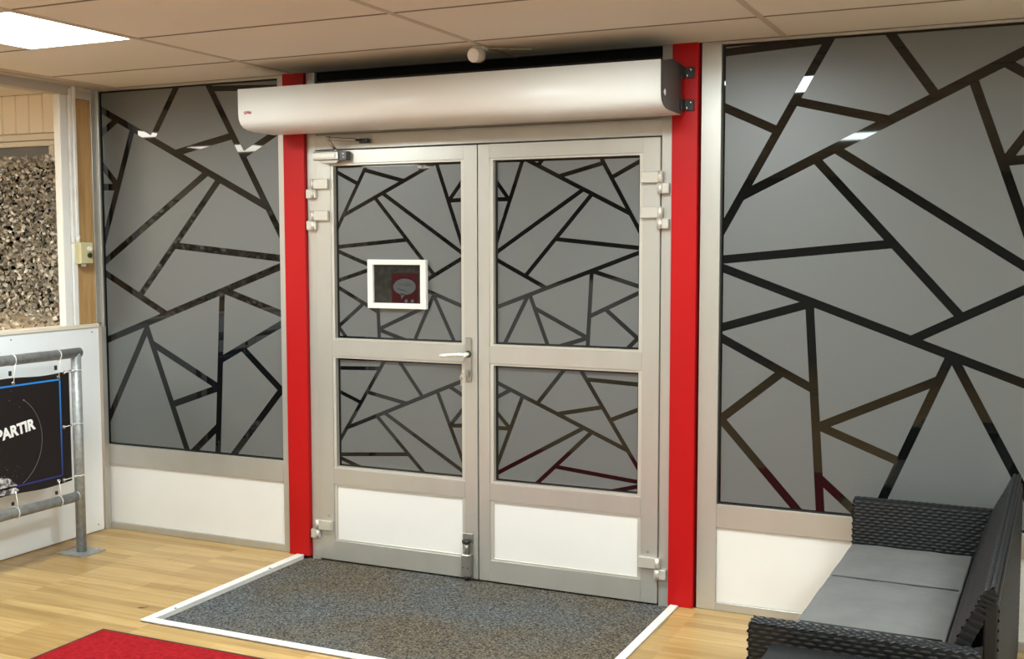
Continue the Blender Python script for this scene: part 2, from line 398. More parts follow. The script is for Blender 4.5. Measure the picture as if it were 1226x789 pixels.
def net(name, n, fn, tones, size=0.03):
    vs, fs, cs = [], [], []
    for _ in range(n):
        c, tu, tv, tn = fn()
        a = random.uniform(0, 6.283); s = size * random.uniform(0.6, 1.25); asp = random.uniform(0.4, 0.8)
        e1 = tu * math.cos(a) + tv * math.sin(a); e2 = tv * math.cos(a) - tu * math.sin(a)
        e2 = (e2 + tn * random.uniform(-1.0, 1.0)).normalized(); e1 = (e1 + tn * random.uniform(-0.6, 0.6)).normalized()
        b0 = len(vs); cu = tn * random.uniform(-0.012, 0.012)
        for (p, q) in ((-1, -0.7), (0.1, -1), (1, -0.2), (0.7, 0.9), (-0.5, 0.8)):
            vs.append(c + e1 * (p * s * 0.5) + e2 * (q * s * 0.5 * asp * 1.6) + cu * (p * p))
        fs.append((b0, b0 + 1, b0 + 2, b0 + 3, b0 + 4)); cs.append(random.choice(tones))
    me = bpy.data.meshes.new(name); me.from_pydata([tuple(v) for v in vs], [], fs)
    ca = me.color_attributes.new('tone', 'FLOAT_COLOR', 'CORNER')
    for pi, poly in enumerate(me.polygons):
        for li in poly.loop_indices: ca.data[li].color = (*cs[pi], 1)
    me.materials.append(NET); o = bpy.data.objects.new(name, me); COL.objects.link(o); o['kind'] = 'stuff'; return o
T1 = [(0.20, 0.175, 0.135), (0.28, 0.245, 0.19), (0.38, 0.335, 0.265), (0.15, 0.13, 0.10), (0.50, 0.45, 0.37), (0.72, 0.68, 0.60), (0.32, 0.28, 0.225)]
def f1():
    x_, z_ = random.uniform(-3.95, -2.50), random.uniform(0.95, 2.085)
    while (x_ > -2.585 or z_ < 1.20) and random.random() < 0.75:      # the net thins out over the window frame
        x_, z_ = random.uniform(-3.95, -2.50), random.uniform(0.95, 2.085)
    return (Vector((x_, random.uniform(-0.110, -0.060), z_)), Vector((1, 0, 0)), Vector((0, 0, 1)), Vector((0, -1, 0)))
tag(net('camouflage_net', 9500, f1, T1, 0.024), 'beige and brown camouflage net hung over the window beyond the partition', 'net')
def f2():
    return (Vector((random.uniform(XN + 0.09, XN + 0.14), random.uniform(-9.5, -0.8), random.uniform(0.9, 2.0))), Vector((0, 1, 0)), Vector((0, 0, 1)), Vector((1, 0, 0)))
tag(net('camouflage_net', 9000, f2, T1 + [(0.9, 0.88, 0.82)] * 3, 0.055), 'camouflage net along the far wall of the neighbouring room', 'net')

# ------------------------------------------------------------------ glass with cut frosted film
def film_pieces(glass, rect, segs, width, yf, ox, oy, sc, inset=0.010, flip=None):
    """rect=(x0,x1,z0,z1). segs: pixel pairs (crop coordinates, ox+sc*x). each strip of clear glass cuts the piece it crosses in two"""
    x0, x1, z0, z1 = rect
    polys = [[(x0 + inset * 1.3, z0 + inset), (x1 - inset, z0 + inset), (x1 - inset, z1 - inset), (x0 + inset * 1.3, z1 - inset)]]
    def inside(p, poly):
        c = False; n = len(poly)
        for i in range(n):
            a, b = poly[i], poly[(i + 1) % n]
            if (a[1] > p[1]) != (b[1] > p[1]) and p[0] < (b[0] - a[0]) * (p[1] - a[1]) / (b[1] - a[1]) + a[0]: c = not c
        return c
    def clip(poly, nx, nz, d):
        out = []; n = len(poly)
        for i in range(n):
            a, b = poly[i], poly[(i + 1) % n]
            da, db = a[0] * nx + a[1] * nz - d, b[0] * nx + b[1] * nz - d
            if da >= 0: out.append(a)
            if (da >= 0) != (db >= 0):
                t = da / (da - db); out.append((a[0] + (b[0] - a[0]) * t, a[1] + (b[1] - a[1]) * t))
        return out
    for s in segs:
        a = at(ox + sc * s[0], oy + sc * s[1], 1, yf); b = at(ox + sc * s[2], oy + sc * s[3], 1, yf)
        wd = width * (s[4] if len(s) > 4 else 1)
        dx, dz = b.x - a.x, b.z - a.z; L = math.hypot(dx, dz); nx, nz = -dz / L, dx / L; d = a.x * nx + a.z * nz
        hit = None
        for fr in (0.5, 0.35, 0.65, 0.2, 0.8):
            m = (a.x + dx * fr, a.z + dz * fr)
            for i, p in enumerate(polys):
                if inside(m, p): hit = i; break
            if hit is not None: break
        if hit is None: continue
        p = polys.pop(hit)
        for q in (clip(p, nx, nz, d + wd / 2), clip(p, -nx, -nz, -(d - wd / 2))):
            if len(q) >= 3: polys.append(q)
    for p in polys:
        ar = abs(sum(p[i][0] * p[(i + 1) % len(p)][1] - p[(i + 1) % len(p)][0] * p[i][1] for i in range(len(p)))) / 2
        if ar < 2e-5: continue
        B().prism([(q[0], yf, q[1]) for q in p], (0, 0.0010, 0)).build('film_piece', FILM, glass, center=True)

YG = 0.018                      # front of the glass
# left side window ------------------------------------------------
def side_window(n, x0, x1, gl, gr, zb, parts):
    W = empty('window_%d' % n, ((x0 + x1) / 2, 0.03, 0), 'structure')
    bx('stile', ALU, W, x0, gl, 0.0, 0.06, 0.0, CEIL, 0.0015)
    bx('stile', ALU, W, gr, x1, 0.0, 0.06, 0.0, CEIL, 0.0015)
    bx('middle_rail', ALU, W, gl, gr, 0.0, 0.06, 0.368, zb, 0.0015)
    bx('bottom_rail', ALU, W, gl, gr, 0.0, 0.06, 0.0, 0.037, 0.0015)
    bx('head_rail', ALU, W, gl, gr, 0.004, 0.06, CEIL - 0.012, CEIL, 0.001)
    B().box(gl, gr, 0.012, 0.03, 0.037, 0.368, 0.001).build('lower_panel', WPAN, W, center=True)
    g = B(); e = 0.006
    g.box(gl, gl + e, 0.012, YG, zb, CEIL - 0.012).box(gr - e, gr, 0.012, YG, zb, CEIL - 0.012)
    g.box(gl + e, gr - e, 0.012, YG, zb, zb + e)
    g.build('gasket', GASK, W)
    G = bx('glass_pane', GLASS, W, gl, gr, YG + 0.0012, YG + 0.008, zb, CEIL - 0.012)
    return W, G
W1, G1 = side_window(1, -2.405, -1.090, -2.335, -1.132, 0.478, None)
bx('corner_profile', ALU, W1, -2.40, -2.345, -0.040, 0.0, 1.16, CEIL, 0.002)
bx('corner_profile', ALU, W1, -2.3285, -2.318, -0.036, 0.0, 0.0, 1.14, 0.001)
SL = [  # photo pixels
 (128, 407, 335, 319.5), (247, 97, 334, 276), (254, 106, 336, 104.5, 0.8), (330, 159, 292.5, 185), (120, 131, 320, 248),
 (280, 162, 211, 183), (213, 100, 182, 166), (247, 207.5, 126, 313), (158, 157, 125, 287), (139, 144, 121, 160), (139, 220, 121, 196), (139, 224, 122, 224),
 (126, 327, 197.6, 375), (263, 214, 167, 355), (209, 294, 334, 309), (266, 348, 261, 543), (175.5, 391, 224.5, 540), (177, 391, 131, 500),
 (269, 348, 335, 375), (335, 389, 266, 430), (289.5, 416, 335, 465), (337, 467, 280, 544), (207, 484, 262.5, 464), (182, 411, 262.5, 464), (261, 511, 231, 541)]
film_pieces(G1, (-2.335, -1.132, 0.478, CEIL - 0.012), SL, 0.036, YG, 0, 0, 1)

W2, G2 = side_window(2, 1.062, 3.62, 1.148, 3.54, 0.470, None)
SR = [
 (861.5, 319.4, 1226, 459.4), (997.8, 39, 862.8, 278.6), (867.5, 63, 994, 47, 0.9), (866.6, 128.4, 929.4, 155.8), (883.7, 236.8, 1226, 61.8, 1.1),
 (950.3, 120.8, 1064.4, 143.6), (1062.5, 35.2, 1121.4, 115), (999.7, 177.8, 1226, 318.5), (1165, 94, 1226, 267), (1205, 75, 1226, 86.6), (1205, 191, 1226, 164.5), (1205, 193, 1226, 191),
 (1090, 407.7, 1226, 347.4), (977, 191, 1150, 379), (862.8, 311, 1068, 292),
 (1137, 429, 1057.5, 595), (1141.6, 429, 1219, 575.7), (969.2, 364, 982, 614), (861.5, 392.6, 969, 363.8), (861.5, 403.4, 973.5, 465.9), (861.5, 502.5, 932.6, 448.6), (863.7, 502.5, 954, 610),
 (980, 511, 1120, 457), (982, 511, 1074.8, 552), (984.3, 575.7, 1021, 610)]
film_pieces(G2, (1.148, 3.54, 0.470, CEIL - 0.012), SR, 0.036, YG, 0, 0, 1)

# red posts, standing slightly proud of the facade
def red_post(x0, x1, label):
    t = empty('steel_post', ((x0 + x1) / 2, 0.02, 0))
    bx('post_face', RED, t, x0, x1, -0.022, 0.07, 0.0, CEIL, 0.0025)
    tag(t, label, 'post')
    return t
red_post(-1.086, -0.960, 'red painted steel post between the double door and the narrower frosted window')
red_post(0.939, 1.052, 'red painted steel post with two black brackets beside the wicker sofa window')

# door frame: jambs, head rail, dark transom above
tr = empty('trim_1', (0, 0.03, 0), 'structure')
bx('jamb', ALU, tr, -0.958, -0.906, 0.0, 0.06, -0.02, CEIL, 0.0015)
bx('jamb', ALU, tr, 0.889, 0.937, 0.0, 0.06, -0.02, CEIL, 0.0015)
bx('head_rail', ALU, tr, -0.906, 0.889, 0.0, 0.06, 2.062, 2.135, 0.0015)
bx('head_rail', ALU, tr, -0.906, 0.889, 0.004, 0.06, 2.137, 2.165, 0.0015)
bx('transom_pane', GLASS, tr, -0.906, 0.889, 0.02, 0.03, 2.165, CEIL)
bx('shutter_slat', BLACK, tr, -0.906, 0.889, 0.002, 0.02, 2.33, 2.36, 0.003)
bx('shutter_slat', BLACK, tr, -0.906, 0.889, 0.002, 0.02, 2.365, 2.40, 0.003)
bx('threshold', BLACK, tr, -0.958, 0.937, 0.066, 0.09, -0.04, 0.0)

YD0, YD1 = -0.010, 0.045        # door leaf front and back
def leaf(n, x0, x1, p0, p1, s0, s1):
    """x0..x1 leaf, p0..p1 glass, s0/s1 inner edges of the stiles"""
    D = empty('door_%d' % n, ((x0 + x1) / 2, 0.02, 0), 'structure')
    ZB, ZT = -0.004, 2.056
    bx('stile', ALU, D, x0, s0, YD0, YD1, ZB, ZT, 0.0018); bx('stile', ALU, D, s1, x1, YD0, YD1, ZB, ZT, 0.0018)
    for (a, b, nm) in ((1.990, ZT, 'top_rail'), (1.036, 1.118, 'lock_rail'), (0.385, 0.469, 'middle_rail'), (ZB, 0.098, 'bottom_rail')):
        bx(nm, ALU, D, s0, s1, YD0, YD1, a, b, 0.0015)
    panes = []
    for (z0, z1) in ((1.127, 1.981), (0.478, 1.027), (0.107, 0.376)):
        bd = B(); a0, a1, b0, b1 = s0, s1, z0 - 0.009, z1 + 0.009; yb = YD0 + 0.004
        bd.box(a0, p0, yb, YD1, b0, b1, 0.001).box(p1, a1, yb, YD1, b0, b1, 0.001).box(p0, p1, yb, YD1, b0, z0, 0.001).box(p0, p1, yb, YD1, z1, b1, 0.001)
        bd.build('glazing_bead', ALU2, D)
        if z0 < 0.2:
            bx('kick_panel', WPAN, D, p0, p1, YD0 + 0.010, YD0 + 0.03, z0, z1)
        else:
            panes.append((bx('glass_pane', GLASS, D, p0, p1, YG + 0.0012, YG + 0.008, z0, z1), (p0, p1, z0, z1)))
    return D, panes
D1, P1 = leaf(1, -0.903, -0.003, -0.799, -0.088, -0.815, -0.072)
D2, P2 = leaf(2, 0.003, 0.886, 0.080, 0.791, 0.062, 0.808)
A = [(75, 380, 543, 587), (183, 62, 68, 310), (65, 78, 150, 125), (100, 245, 440, 50), (180, 75, 325, 115), (378, 50, 392, 75),
     (250, 165, 543, 385), (450, 50, 543, 345), (500, 185, 543, 122), (500, 190, 543, 187), (420, 485, 543, 410), (218, 180, 440, 470), (75, 365, 335, 338),
     (440, 545, 370, 712), (445, 560, 515, 718), (222, 450, 234, 708), (75, 493, 205, 448), (75, 515, 228, 610), (80, 665, 175, 578), (80, 665, 108, 705), (234, 675, 400, 595), (234, 678, 320, 712)]
film_pieces(*P1[0], A, 0.0195, YG, 380, 180, .317)
Bs = [(70, 362, 125, 388), (210, 60, 70, 310), (65, 80, 195, 82), (65, 152, 135, 188), (90, 270, 455, 122), (160, 157, 280, 192), (258, 60, 330, 170),
      (212, 222, 457, 405), (378, 155, 457, 370), (418, 140, 455, 165), (420, 258, 455, 215), (425, 262, 457, 262), (190, 235, 335, 410), (70, 352, 285, 352)]
film_pieces(*P1[1], Bs, 0.0195, YG, 380, 410, .3802)
Cs = [(75, 600, 592, 402), (455, 60, 595, 325), (595, 70, 490, 130), (185, 65, 560, 260), (465, 75, 300, 125), (240, 65, 225, 85),
      (385, 175, 75, 400), (168, 68, 75, 360), (120, 210, 75, 145), (120, 208, 75, 208), (75, 428, 250, 528), (420, 190, 180, 485), (285, 352, 592, 385),
      (420, 470, 405, 742), (195, 555, 260, 738), (190, 555, 105, 730), (425, 470, 592, 525), (592, 548, 415, 632), (475, 612, 585, 712), (588, 712, 550, 750), (310, 740, 405, 712), (215, 605, 405, 712)]
film_pieces(*P2[0], Cs, 0.0195, YG, 570, 170, .3297)
Ds = [(385, 412, 450, 400), (290, 75, 450, 350), (310, 103, 450, 117), (450, 187, 375, 215), (55, 110, 420, 300), (350, 180, 230, 198), (245, 75, 172, 167),
      (300, 237, 60, 362), (128, 152, 60, 335), (95, 132, 58, 152), (95, 240, 58, 195), (95, 240, 58, 237), (318, 252, 170, 390), (220, 345, 450, 388)]
film_pieces(*P2[1], Ds, 0.0195, YG, 570, 410, .4312)

# hinges: leaf block, pin block
def hinge(D, xs, z, sgn):
    h = B(); h.box(min(xs, xs - sgn * 0.085), max(xs, xs - sgn * 0.085), -0.032, YD0, z - 0.022, z + 0.028, 0.003)
    h.cyl((xs + sgn * 0.003, -0.024, z - 0.022), (xs + sgn * 0.003, -0.024, z + 0.028), 0.013, 12)
    H = h.build('hinge', ALU2, D, center=True)
    p = B(); q = (xs - sgn * 0.012, xs + sgn * 0.042)
    p.box(min(q), max(q), -0.030, 0.0, z - 0.068, z - 0.0225, 0.003); p.cyl((xs + sgn * 0.003, -0.024, z - 0.068), (xs + sgn * 0.003, -0.024, z - 0.0225), 0.012, 12)
    p.build('hinge_pin_block', ALU2, H, center=True)
for z in (1.890, 1.733, 0.170): hinge(D1, -0.905, z, -1)
for z in (1.880, 1.728, 0.180): hinge(D2, 0.888, z, 1)
for (D, xx, z) in ((D1, -0.85, 0.222), (D2, 0.842, 0.228)):
    B().cyl((xx, YD0 - 0.004, z), (xx, YD0, z), 0.006, 10).build('screw', STEEL, D, center=True)

# handle, lock and keys on the left leaf
H = bx('handle_plate', mat('handle_plate', (0.42, 0.40, 0.36), 0.3, 0.8), D1, -0.061, -0.031, YD0 - 0.009, YD0, 0.945, 1.155, 0.003)
lv = B(); lv.cyl((-0.046, YD0 - 0.009, 1.077), (-0.046, YD0 - 0.055, 1.077), 0.010, 14)
lv.tube([(-0.046, YD0 - 0.050, 1.077), (-0.085, YD0 - 0.052, 1.077), (-0.135, YD0 - 0.050, 1.072), (-0.172, YD0 - 0.046, 1.068)], 0.0085, 10)
lv.ball((-0.172, YD0 - 0.046, 1.068), 0.0085, 10)
lv.build('lever', FRAMEW, H)
B().torus((-0.046, YD0 - 0.010, 1.077), 0.013, 0.004, 'Y', 16, 6).build('rosette', BLACK, H)
cy = B(); cy.cyl((-0.046, YD0 - 0.009, 0.995), (-0.046, YD0 - 0.020, 0.995), 0.011, 14); cy.box(-0.051, -0.041, YD0 - 0.018, YD0 - 0.008, 0.970, 0.992)
cy.build('lock_cylinder', STEEL, H, center=True)
for z in (1.145, 0.956): B().cyl((-0.046, YD0 - 0.011, z), (-0.046, YD0 - 0.008, z), 0.004, 8).build('plate_screw', STEEL, H, center=True)
kt = empty('door_keys', (-0.066, YD0 - 0.03, 0.93))
ky = B(); ky.cyl((-0.046, YD0 - 0.020, 0.995), (-0.046, YD0 - 0.034, 0.995), 0.004, 8); ky.box(-0.050, -0.042, YD0 - 0.050, YD0 - 0.032, 0.985, 1.005, 0.002)
ky.build('key', CHROME, kt, center=True)
B().torus((-0.055, YD0 - 0.042, 0.986), 0.014, 0.0013, 'Y', 20, 6).build('key_ring', CHROME, kt, center=True)
k2 = B(); k2.ball((-0.069, YD0 - 0.036, 0.968), (0.010, 0.002, 0.012), 12); k2.box(-0.073, -0.067, YD0 - 0.038, YD0 - 0.034, 0.928, 0.960, 0.001)
k2.build('key', STEEL, kt, center=True)
tag(kt, 'pair of metal keys hanging from the lock of the double door', 'keys')

# foot bolt at the foot of the left leaf
fb = B(); fb.box(-0.083, -0.026, YD0 - 0.004, YD0, 0.0, 0.215, 0.002); fb.box(-0.077, -0.032, YD0 - 0.034, YD0 - 0.004, 0.012, 0.118, 0.004)
FBo = fb.build('foot_bolt', STEEL, D1)
B().cyl((-0.055, YD0 - 0.020, 0.118), (-0.055, YD0 - 0.020, 0.175), 0.011, 14).build('plunger', STEEL, FBo, center=True)
B().cyl((-0.055, YD0 - 0.020, 0.172), (-0.055, YD0 - 0.020, 0.180), 0.020, 16, 0.022).ball((-0.055, YD0 - 0.020, 0.183), (0.022, 0.022, 0.010), 16).build('knob', BLACK, FBo, center=True)
B().cyl((-0.055, YD0 - 0.020, -0.008), (-0.055, YD0 - 0.020, 0.012), 0.010, 12).build('bolt_tip', BLACK, FBo, center=True)
for xx in (-0.068, -0.041): B().cyl((xx, YD0 - 0.036, 0.055), (xx, YD0 - 0.033, 0.055), 0.003, 8).build('screw', BLACK, FBo, center=True)

# door closer on the left leaf
dc = B(); dc.box(-0.880, -0.735, -0.062, YD0, 2.006, 2.048, 0.004); dc.prism([(-0.855, -0.02, 2.006), (-0.735, -0.02, 2.006), (-0.750, -0.02, 1.992), (-0.835, -0.02, 1.992)], (0, -0.03, 0))
DC = dc.build('door_closer', STEEL, D1)
B().box(-0.878, -0.752, -0.0640, -0.0622, 2.018, 2.037, 0.0005).build('cover_plate', ALU2, DC)
B().box(-0.734, -0.694, -0.050, YD0, 2.004, 2.048, 0.002).build('end_block', ENDP, DC)
for z in (2.018, 2.036): B().cyl((-0.708, -0.053, z), (-0.708, -0.049, z), 0.004, 8).build('screw', CHROME, DC, center=True)
A0 = at(402, 180, 1, -0.036); K = at(392.5, 166, 1, -0.085); A1_ = at(426, 167.5, 1, -0.045); A2_ = at(437, 168.5, 1, -0.02)
ar = B(); ar.cyl((A0.x, -0.036, 2.046), (A0.x, -0.036, A0.z + 0.006), 0.011, 12)
ar.tube([A0, (K.x, K.y, K.z - 0.006)], 0.008, 8); ar.cyl((K.x, K.y, K.z - 0.014), (K.x, K.y, K.z + 0.012), 0.011, 12)
ar.tube([K, A1_], 0.0085, 8)
ar.build('closer_arm', STEEL, DC)
B().cyl(A1_, A2_, 0.006, 8).box(A2_.x - 0.028, A2_.x + 0.020, -0.032, -0.001, A2_.z - 0.011, A2_.z + 0.011, 0.002).build('arm_shoe', BLACK, DC)

# ------------------------------------------------------------------ small framed notice on the left leaf
nf = empty('picture_frame', (-0.44, 0.0, 1.279))
def fx(u, v, yy=-0.006): return at(u, v, 1, yy)
x0, x1, z0, z1 = -0.606, -0.279, 1.282, 1.520; e = 0.031
yb, yf_ = 0.0165, -0.008
fr = B()
for poly in ([(x0, z0), (x0 + e, z0 + e * .85), (x0 + e, z1 - e * .8), (x0, z1)], [(x1, z0), (x1 - e, z0 + e * .85), (x1 - e, z1 - e * .8), (x1, z1)],
             [(x0, z0), (x1, z0), (x1 - e, z0 + e * .85), (x0 + e, z0 + e * .85)], [(x0, z1), (x1, z1), (x1 - e, z1 - e * .8), (x0 + e, z1 - e * .8)]):
    fr.prism([(p[0], yb, p[1]) for p in poly], (0, yf_ - yb, 0), 0.003)
fr.build('frame', FRAMEW, nf)
bx('backing', BACKD, nf, x0 + 0.02, x1 - 0.02, 0.006, 0.0165, z0 + 0.02, z1 - 0.02, label='dark backing of the frame')
def cpt(x, y): return at(430 + x * 0.10142, 300 + y * 0.10142, 1, 0.005)
a = cpt(385, 265); b = cpt(695, 618)
card = bx('notice_card', CARDR, nf, a.x, b.x, 0.0045, 0.006, b.z, a.z, label='red card with a pale speech bubble')
pb = []
for i in range(28):
    an = 2 * math.pi * i / 28; pb.append(cpt(537 + 133 * math.cos(an), 428 + 96 * math.sin(an)))
bub = B().prism([(p.x, 0.0045, p.z) for p in pb], (0, -0.0008, 0)).prism([(q.x, 0.0045, q.z) for q in (cpt(495, 505), cpt(545, 515), cpt(498, 575))], (0, -0.0008, 0)).build('speech_bubble', BUBB, card)
inkb = B()
for (xa, ya, wdt, am) in ((468, 400, 100, 7), (535, 380, 105, 9), (545, 405, 70, 6), (443, 450, 100, 8), (500, 470, 70, 5)):
    pp = []
    for i in range(11):
        q = cpt(xa + wdt * i / 10, ya + wdt * 0.22 * i / 10 + am * (1 if i % 2 else -1)); pp.append((q.x, 0.0036, q.z))
    for i in range(10): inkb.cyl(pp[i], pp[i + 1], 0.0006, 4)
inkb.build('handwriting', INK, card)
dots = B()
for xx in (557, 630):
    dots.prism([(q.x, 0.0045, q.z) for q in [cpt(xx + 18 * math.cos(t * .524), 597 + 22 * math.sin(t * .524)) for t in range(12)]], (0, -0.0008, 0))
dots.build('printed_dots', BUBB, card)
tag(nf, 'small white picture frame with a red speech bubble card on the door glass', 'picture frame')

# ------------------------------------------------------------------ air curtain above the door
ac = empty('air_curtain', (-0.046, -0.2, 2.137))
AX0, AX1 = -1.098, 0.992
def profile(x):
    P = [(-0.075, 2.139), (-0.250, 2.139), (-0.30, 2.142), (-0.330, 2.152), (-0.347, 2.170), (-0.352, 2.195), (-0.352, 2.335)]
    return [(x, y, z) for y, z in P]
cs = bmesh.new(); th = 0.004
outer = [(-0.075, 2.137), (-0.235, 2.138), (-0.285, 2.142), (-0.318, 2.151), (-0.339, 2.166), (-0.350, 2.186), (-0.354, 2.215), (-0.356, 2.330)]
inner = [(y + 0.004, z + 0.004) for y, z in outer[:-1]] + [(-0.352, 2.330)]
n = len(outer); ring = outer + inner[::-1]
va = [cs.verts.new((AX0, y, z)) for y, z in ring]; vb = [cs.verts.new((AX1, y, z)) for y, z in ring]
N2 = len(ring)
for i in range(N2):
    f_ = cs.faces.new((va[i], vb[i], vb[(i + 1) % N2], va[(i + 1) % N2])); f_.smooth = (i < n - 1 or n <= i < N2 - 1)
for i in range(n - 1):
    cs.faces.new((va[i], va[i + 1], va[N2 - 2 - i], va[N2 - 1 - i])); cs.faces.new((vb[i], vb[i + 1], vb[N2 - 2 - i], vb[N2 - 1 - i]))
B().merge(cs).build('front_cover', CASE, ac)
EP = [(-0.0745, 2.139), (-0.24, 2.1405), (-0.285, 2.144), (-0.317, 2.153), (-0.337, 2.168), (-0.348, 2.188), (-0.352, 2.215), (-0.352, 2.325), (-0.20, 2.352), (-0.19, 2.352), (-0.060, 2.347), (-0.060, 2.141)]
for xx, nm in ((AX1 + 0.0005, 'end_plate'), (AX0 - 0.0025, 'end_plate')):
    B().prism([(xx, y, z) for y, z in EP], (0.0025, 0, 0)).build(nm, ENDP if xx > 0 else CASE, ac)
bx('body', BLACK, ac, AX0 + 0.003, AX1 - 0.003, -0.31, -0.072, 2.150, 2.312, 0.004)
gr = B()
for k in range(7):
    yy = -0.30 + k * 0.036; gr.box(AX0 + 0.01, AX1 - 0.01, yy, yy + 0.008, 2.3125, 2.322)
gr.build('intake_grille', BLACK, ac)
bx('outlet_slot', BLACK, ac, AX0 + 0.08, AX1 - 0.09, -0.070, -0.045, 2.141, 2.149)
bx('rear_rail', BLACK, ac, AX0 + 0.10, AX1 - 0.02, -0.072, -0.030, 2.325, 2.350, 0.003)
B().cyl((AX1 + 0.003, -0.31, 2.205), (AX1 + 0.0055, -0.31, 2.205), 0.014, 12).build('end_screw', CHROME, ac, center=True)
for z in (2.318, 2.182):
    br = B(); br.box(AX1 + 0.004, AX1 + 0.046, -0.032, -0.0222, z - 0.024, z + 0.024, 0.002); br.box(AX1 + 0.0035, AX1 + 0.008, -0.085, -0.03, z - 0.024, z + 0.024, 0.001)
    BR = br.build('mount_bracket', BLACK, ac)
    for dx, dz in ((0.016, -0.013), (0.032, 0.010)):
        B().cyl((AX1 + dx, -0.040, z + dz), (AX1 + dx, -0.031, z + dz), 0.006, 8).ball((AX1 + dx, -0.040, z + dz), (0.0065, 0.004, 0.0065), 8).build('bolt', CHROME, BR, center=True)
lg = B(); p = at(297, 145, 1, -0.352)
yl = -0.3585
lg.torus((p.x - 0.012, yl + 0.002, 2.2175), 0.006, 0.0016, 'Y', 12, 5); lg.cyl((p.x - 0.002, yl + 0.002, 2.212), (p.x + 0.004, yl + 0.002, 2.226), 0.0014, 5)
lg.cyl((p.x + 0.004, yl + 0.002, 2.226), (p.x + 0.009, yl + 0.002, 2.212), 0.0014, 5); lg.torus((p.x + 0.016, yl + 0.002, 2.2165), 0.005, 0.0016, 'Y', 12, 5)
lg.build('maker_mark', LOGO, ac)
tag(ac, 'long white air curtain unit with rounded lower edge above the double door', 'air curtain')

# motion sensor under the ceiling
ms = empty('motion_sensor', (0.165, -0.33, CEIL))
d = Vector((-0.10, -0.97, -0.10)).normalized(); c0 = Vector((0.176, -0.33, 2.404))
B().cyl(c0, c0 + d * 0.05, 0.032, 24).cyl(c0 - d * 0.012, c0, 0.024, 24, 0.032).build('housing', mat('sensor_body', (0.55, 0.50, 0.44), 0.5), ms)
B().cyl(c0 + d * 0.05, c0 + d * 0.057, 0.030, 24, 0.027).build('lens', WPLA, ms)
bx('bracket', WPLA, ms, 0.145, 0.195, -0.345, -0.285, 2.428, CEIL - 0.0005, 0.003)
B().tube([(0.20, -0.30, CEIL - 0.006), (0.27, -0.24, CEIL - 0.006), (0.36, -0.20, CEIL - 0.006)], 0.004, 6).build('cable', TBAR, ms)
tag(ms, 'small round motion sensor under the ceiling above the air curtain', 'sensor')

# ------------------------------------------------------------------ entrance mat, strips, red carpet
fm = B().box(-0.992, 0.956, -1.118, 0.062, -0.0399, -0.013, 0.003).build('entrance_mat', MATG, None, center='base')
tag(fm, 'dark grey ribbed entrance mat sunk into the floor before the door', 'mat')
st = empty('trim_2', (0, -0.6, 0), 'structure')
bx('edge_strip', WPROF, st, -1.034, -0.990, -1.112, -0.028, 0.0003, 0.009, 0.002)
bx('strip_side', WPROF, st, -1.000, -0.9935, -1.112, -0.028, -0.0395, 0.0003)
bx('edge_strip', WPROF, st, -1.034, 0.990, -1.157, -1.117, 0.0003, 0.009, 0.002)
bx('strip_side', WPROF, st, -0.99, 0.955, -1.126, -1.1195, -0.0395, 0.0003)
bx('edge_strip', WPROF, st, 0.953, 0.990, -1.112, -0.028, 0.0003, 0.009, 0.002)
for (u, v) in ((212, 731), (326, 683)):
    p = at(u, v, 2, 0.0); B().cyl((-0.997, p.y, 0.0085), (-0.997, p.y, 0.0105), 0.006, 8).build('screw', BLACK, st, center=True)
rc = empty('red_carpet', (0.1, -2.2, 0))
B().box(-1.075, 1.30, -3.15, -1.325, 0.0008, 0.010, 0.002).build('pile', CARP, rc)
B().box(-1.095, 1.32, -3.17, -1.305, 0.0004, 0.006, 0.001).build('rubber_border', CEDGE, rc)
tag(rc, 'bright red carpet with thin black border on the wood floor', 'carpet')

# ------------------------------------------------------------------ railing with banner
RX = -2.08; RR = 0.0255
rl = empty('pipe_railing', (RX, -1.4, 0))
for yy in (-0.455, -2.35):
    bp = B(); bp.prism([(RX - 0.085, yy - 0.08, 0.0005), (RX + 0.085, yy - 0.08, 0.0005), (RX + 0.085, yy + 0.08, 0.0005), (RX - 0.085, yy + 0.08, 0.0005)], (0, 0, 0.008))
    PLT = bp.build('base_plate', GALV, rl)
    B().cyl((RX + 0.055, yy + 0.045, 0.0085), (RX + 0.055, yy + 0.045, 0.016), 0.011, 6).build('bolt', STEEL, PLT, center=True)
    B().cyl((RX, yy, 0.0085), (RX, yy, 1.045), RR, 20).build('post', GALV, rl)
B().cyl((RX, -2.35, 1.042), (RX, -0.455 + RR, 1.042), RR, 20).build('top_rail', GALV, rl)
B().cyl((RX, -2.35, 0.300), (RX, -0.455, 0.300), RR, 20).torus((RX, -0.478, 0.300), RR, 0.005, 'Y').build('lower_rail', GALV, rl)
tag(rl, 'galvanised steel pipe railing in front of the white half wall', 'railing')

bn = empty('banner', (RX, -1.4, 0.394))
BY0, BY1, BZ0, BZ1 = -2.26, -0.508, 0.388, 0.952; BXX = RX + 0.004
sh = bmesh.new(); NU, NV = 40, 14; grid = []
def sag(y, z): return 0.006 * math.sin(y * 9.0) * math.sin(z * 7) + 0.003 * math.sin(y * 23 + z * 5)
def edge(y, top):
    return (0.010 * math.cos(y * 14.0)) * (1 if top else -1) * 0.5
for i in range(NU + 1):
    row = []
    for k in range(NV + 1):
        yy = BY0 + (BY1 - BY0) * i / NU; t = k / NV
        zz = (BZ0 - edge(yy, False)) * (1 - t) + (BZ1 + edge(yy, True)) * t
        row.append(sh.verts.new((BXX, yy, zz)))
    grid.append(row)
for i in range(NU):
    for k in range(NV): sh.faces.new((grid[i][k], grid[i + 1][k], grid[i + 1][k + 1], grid[i][k + 1]))
sh.normal_update(); bmesh.ops.solidify(sh, geom=sh.faces[:], thickness=0.0012)
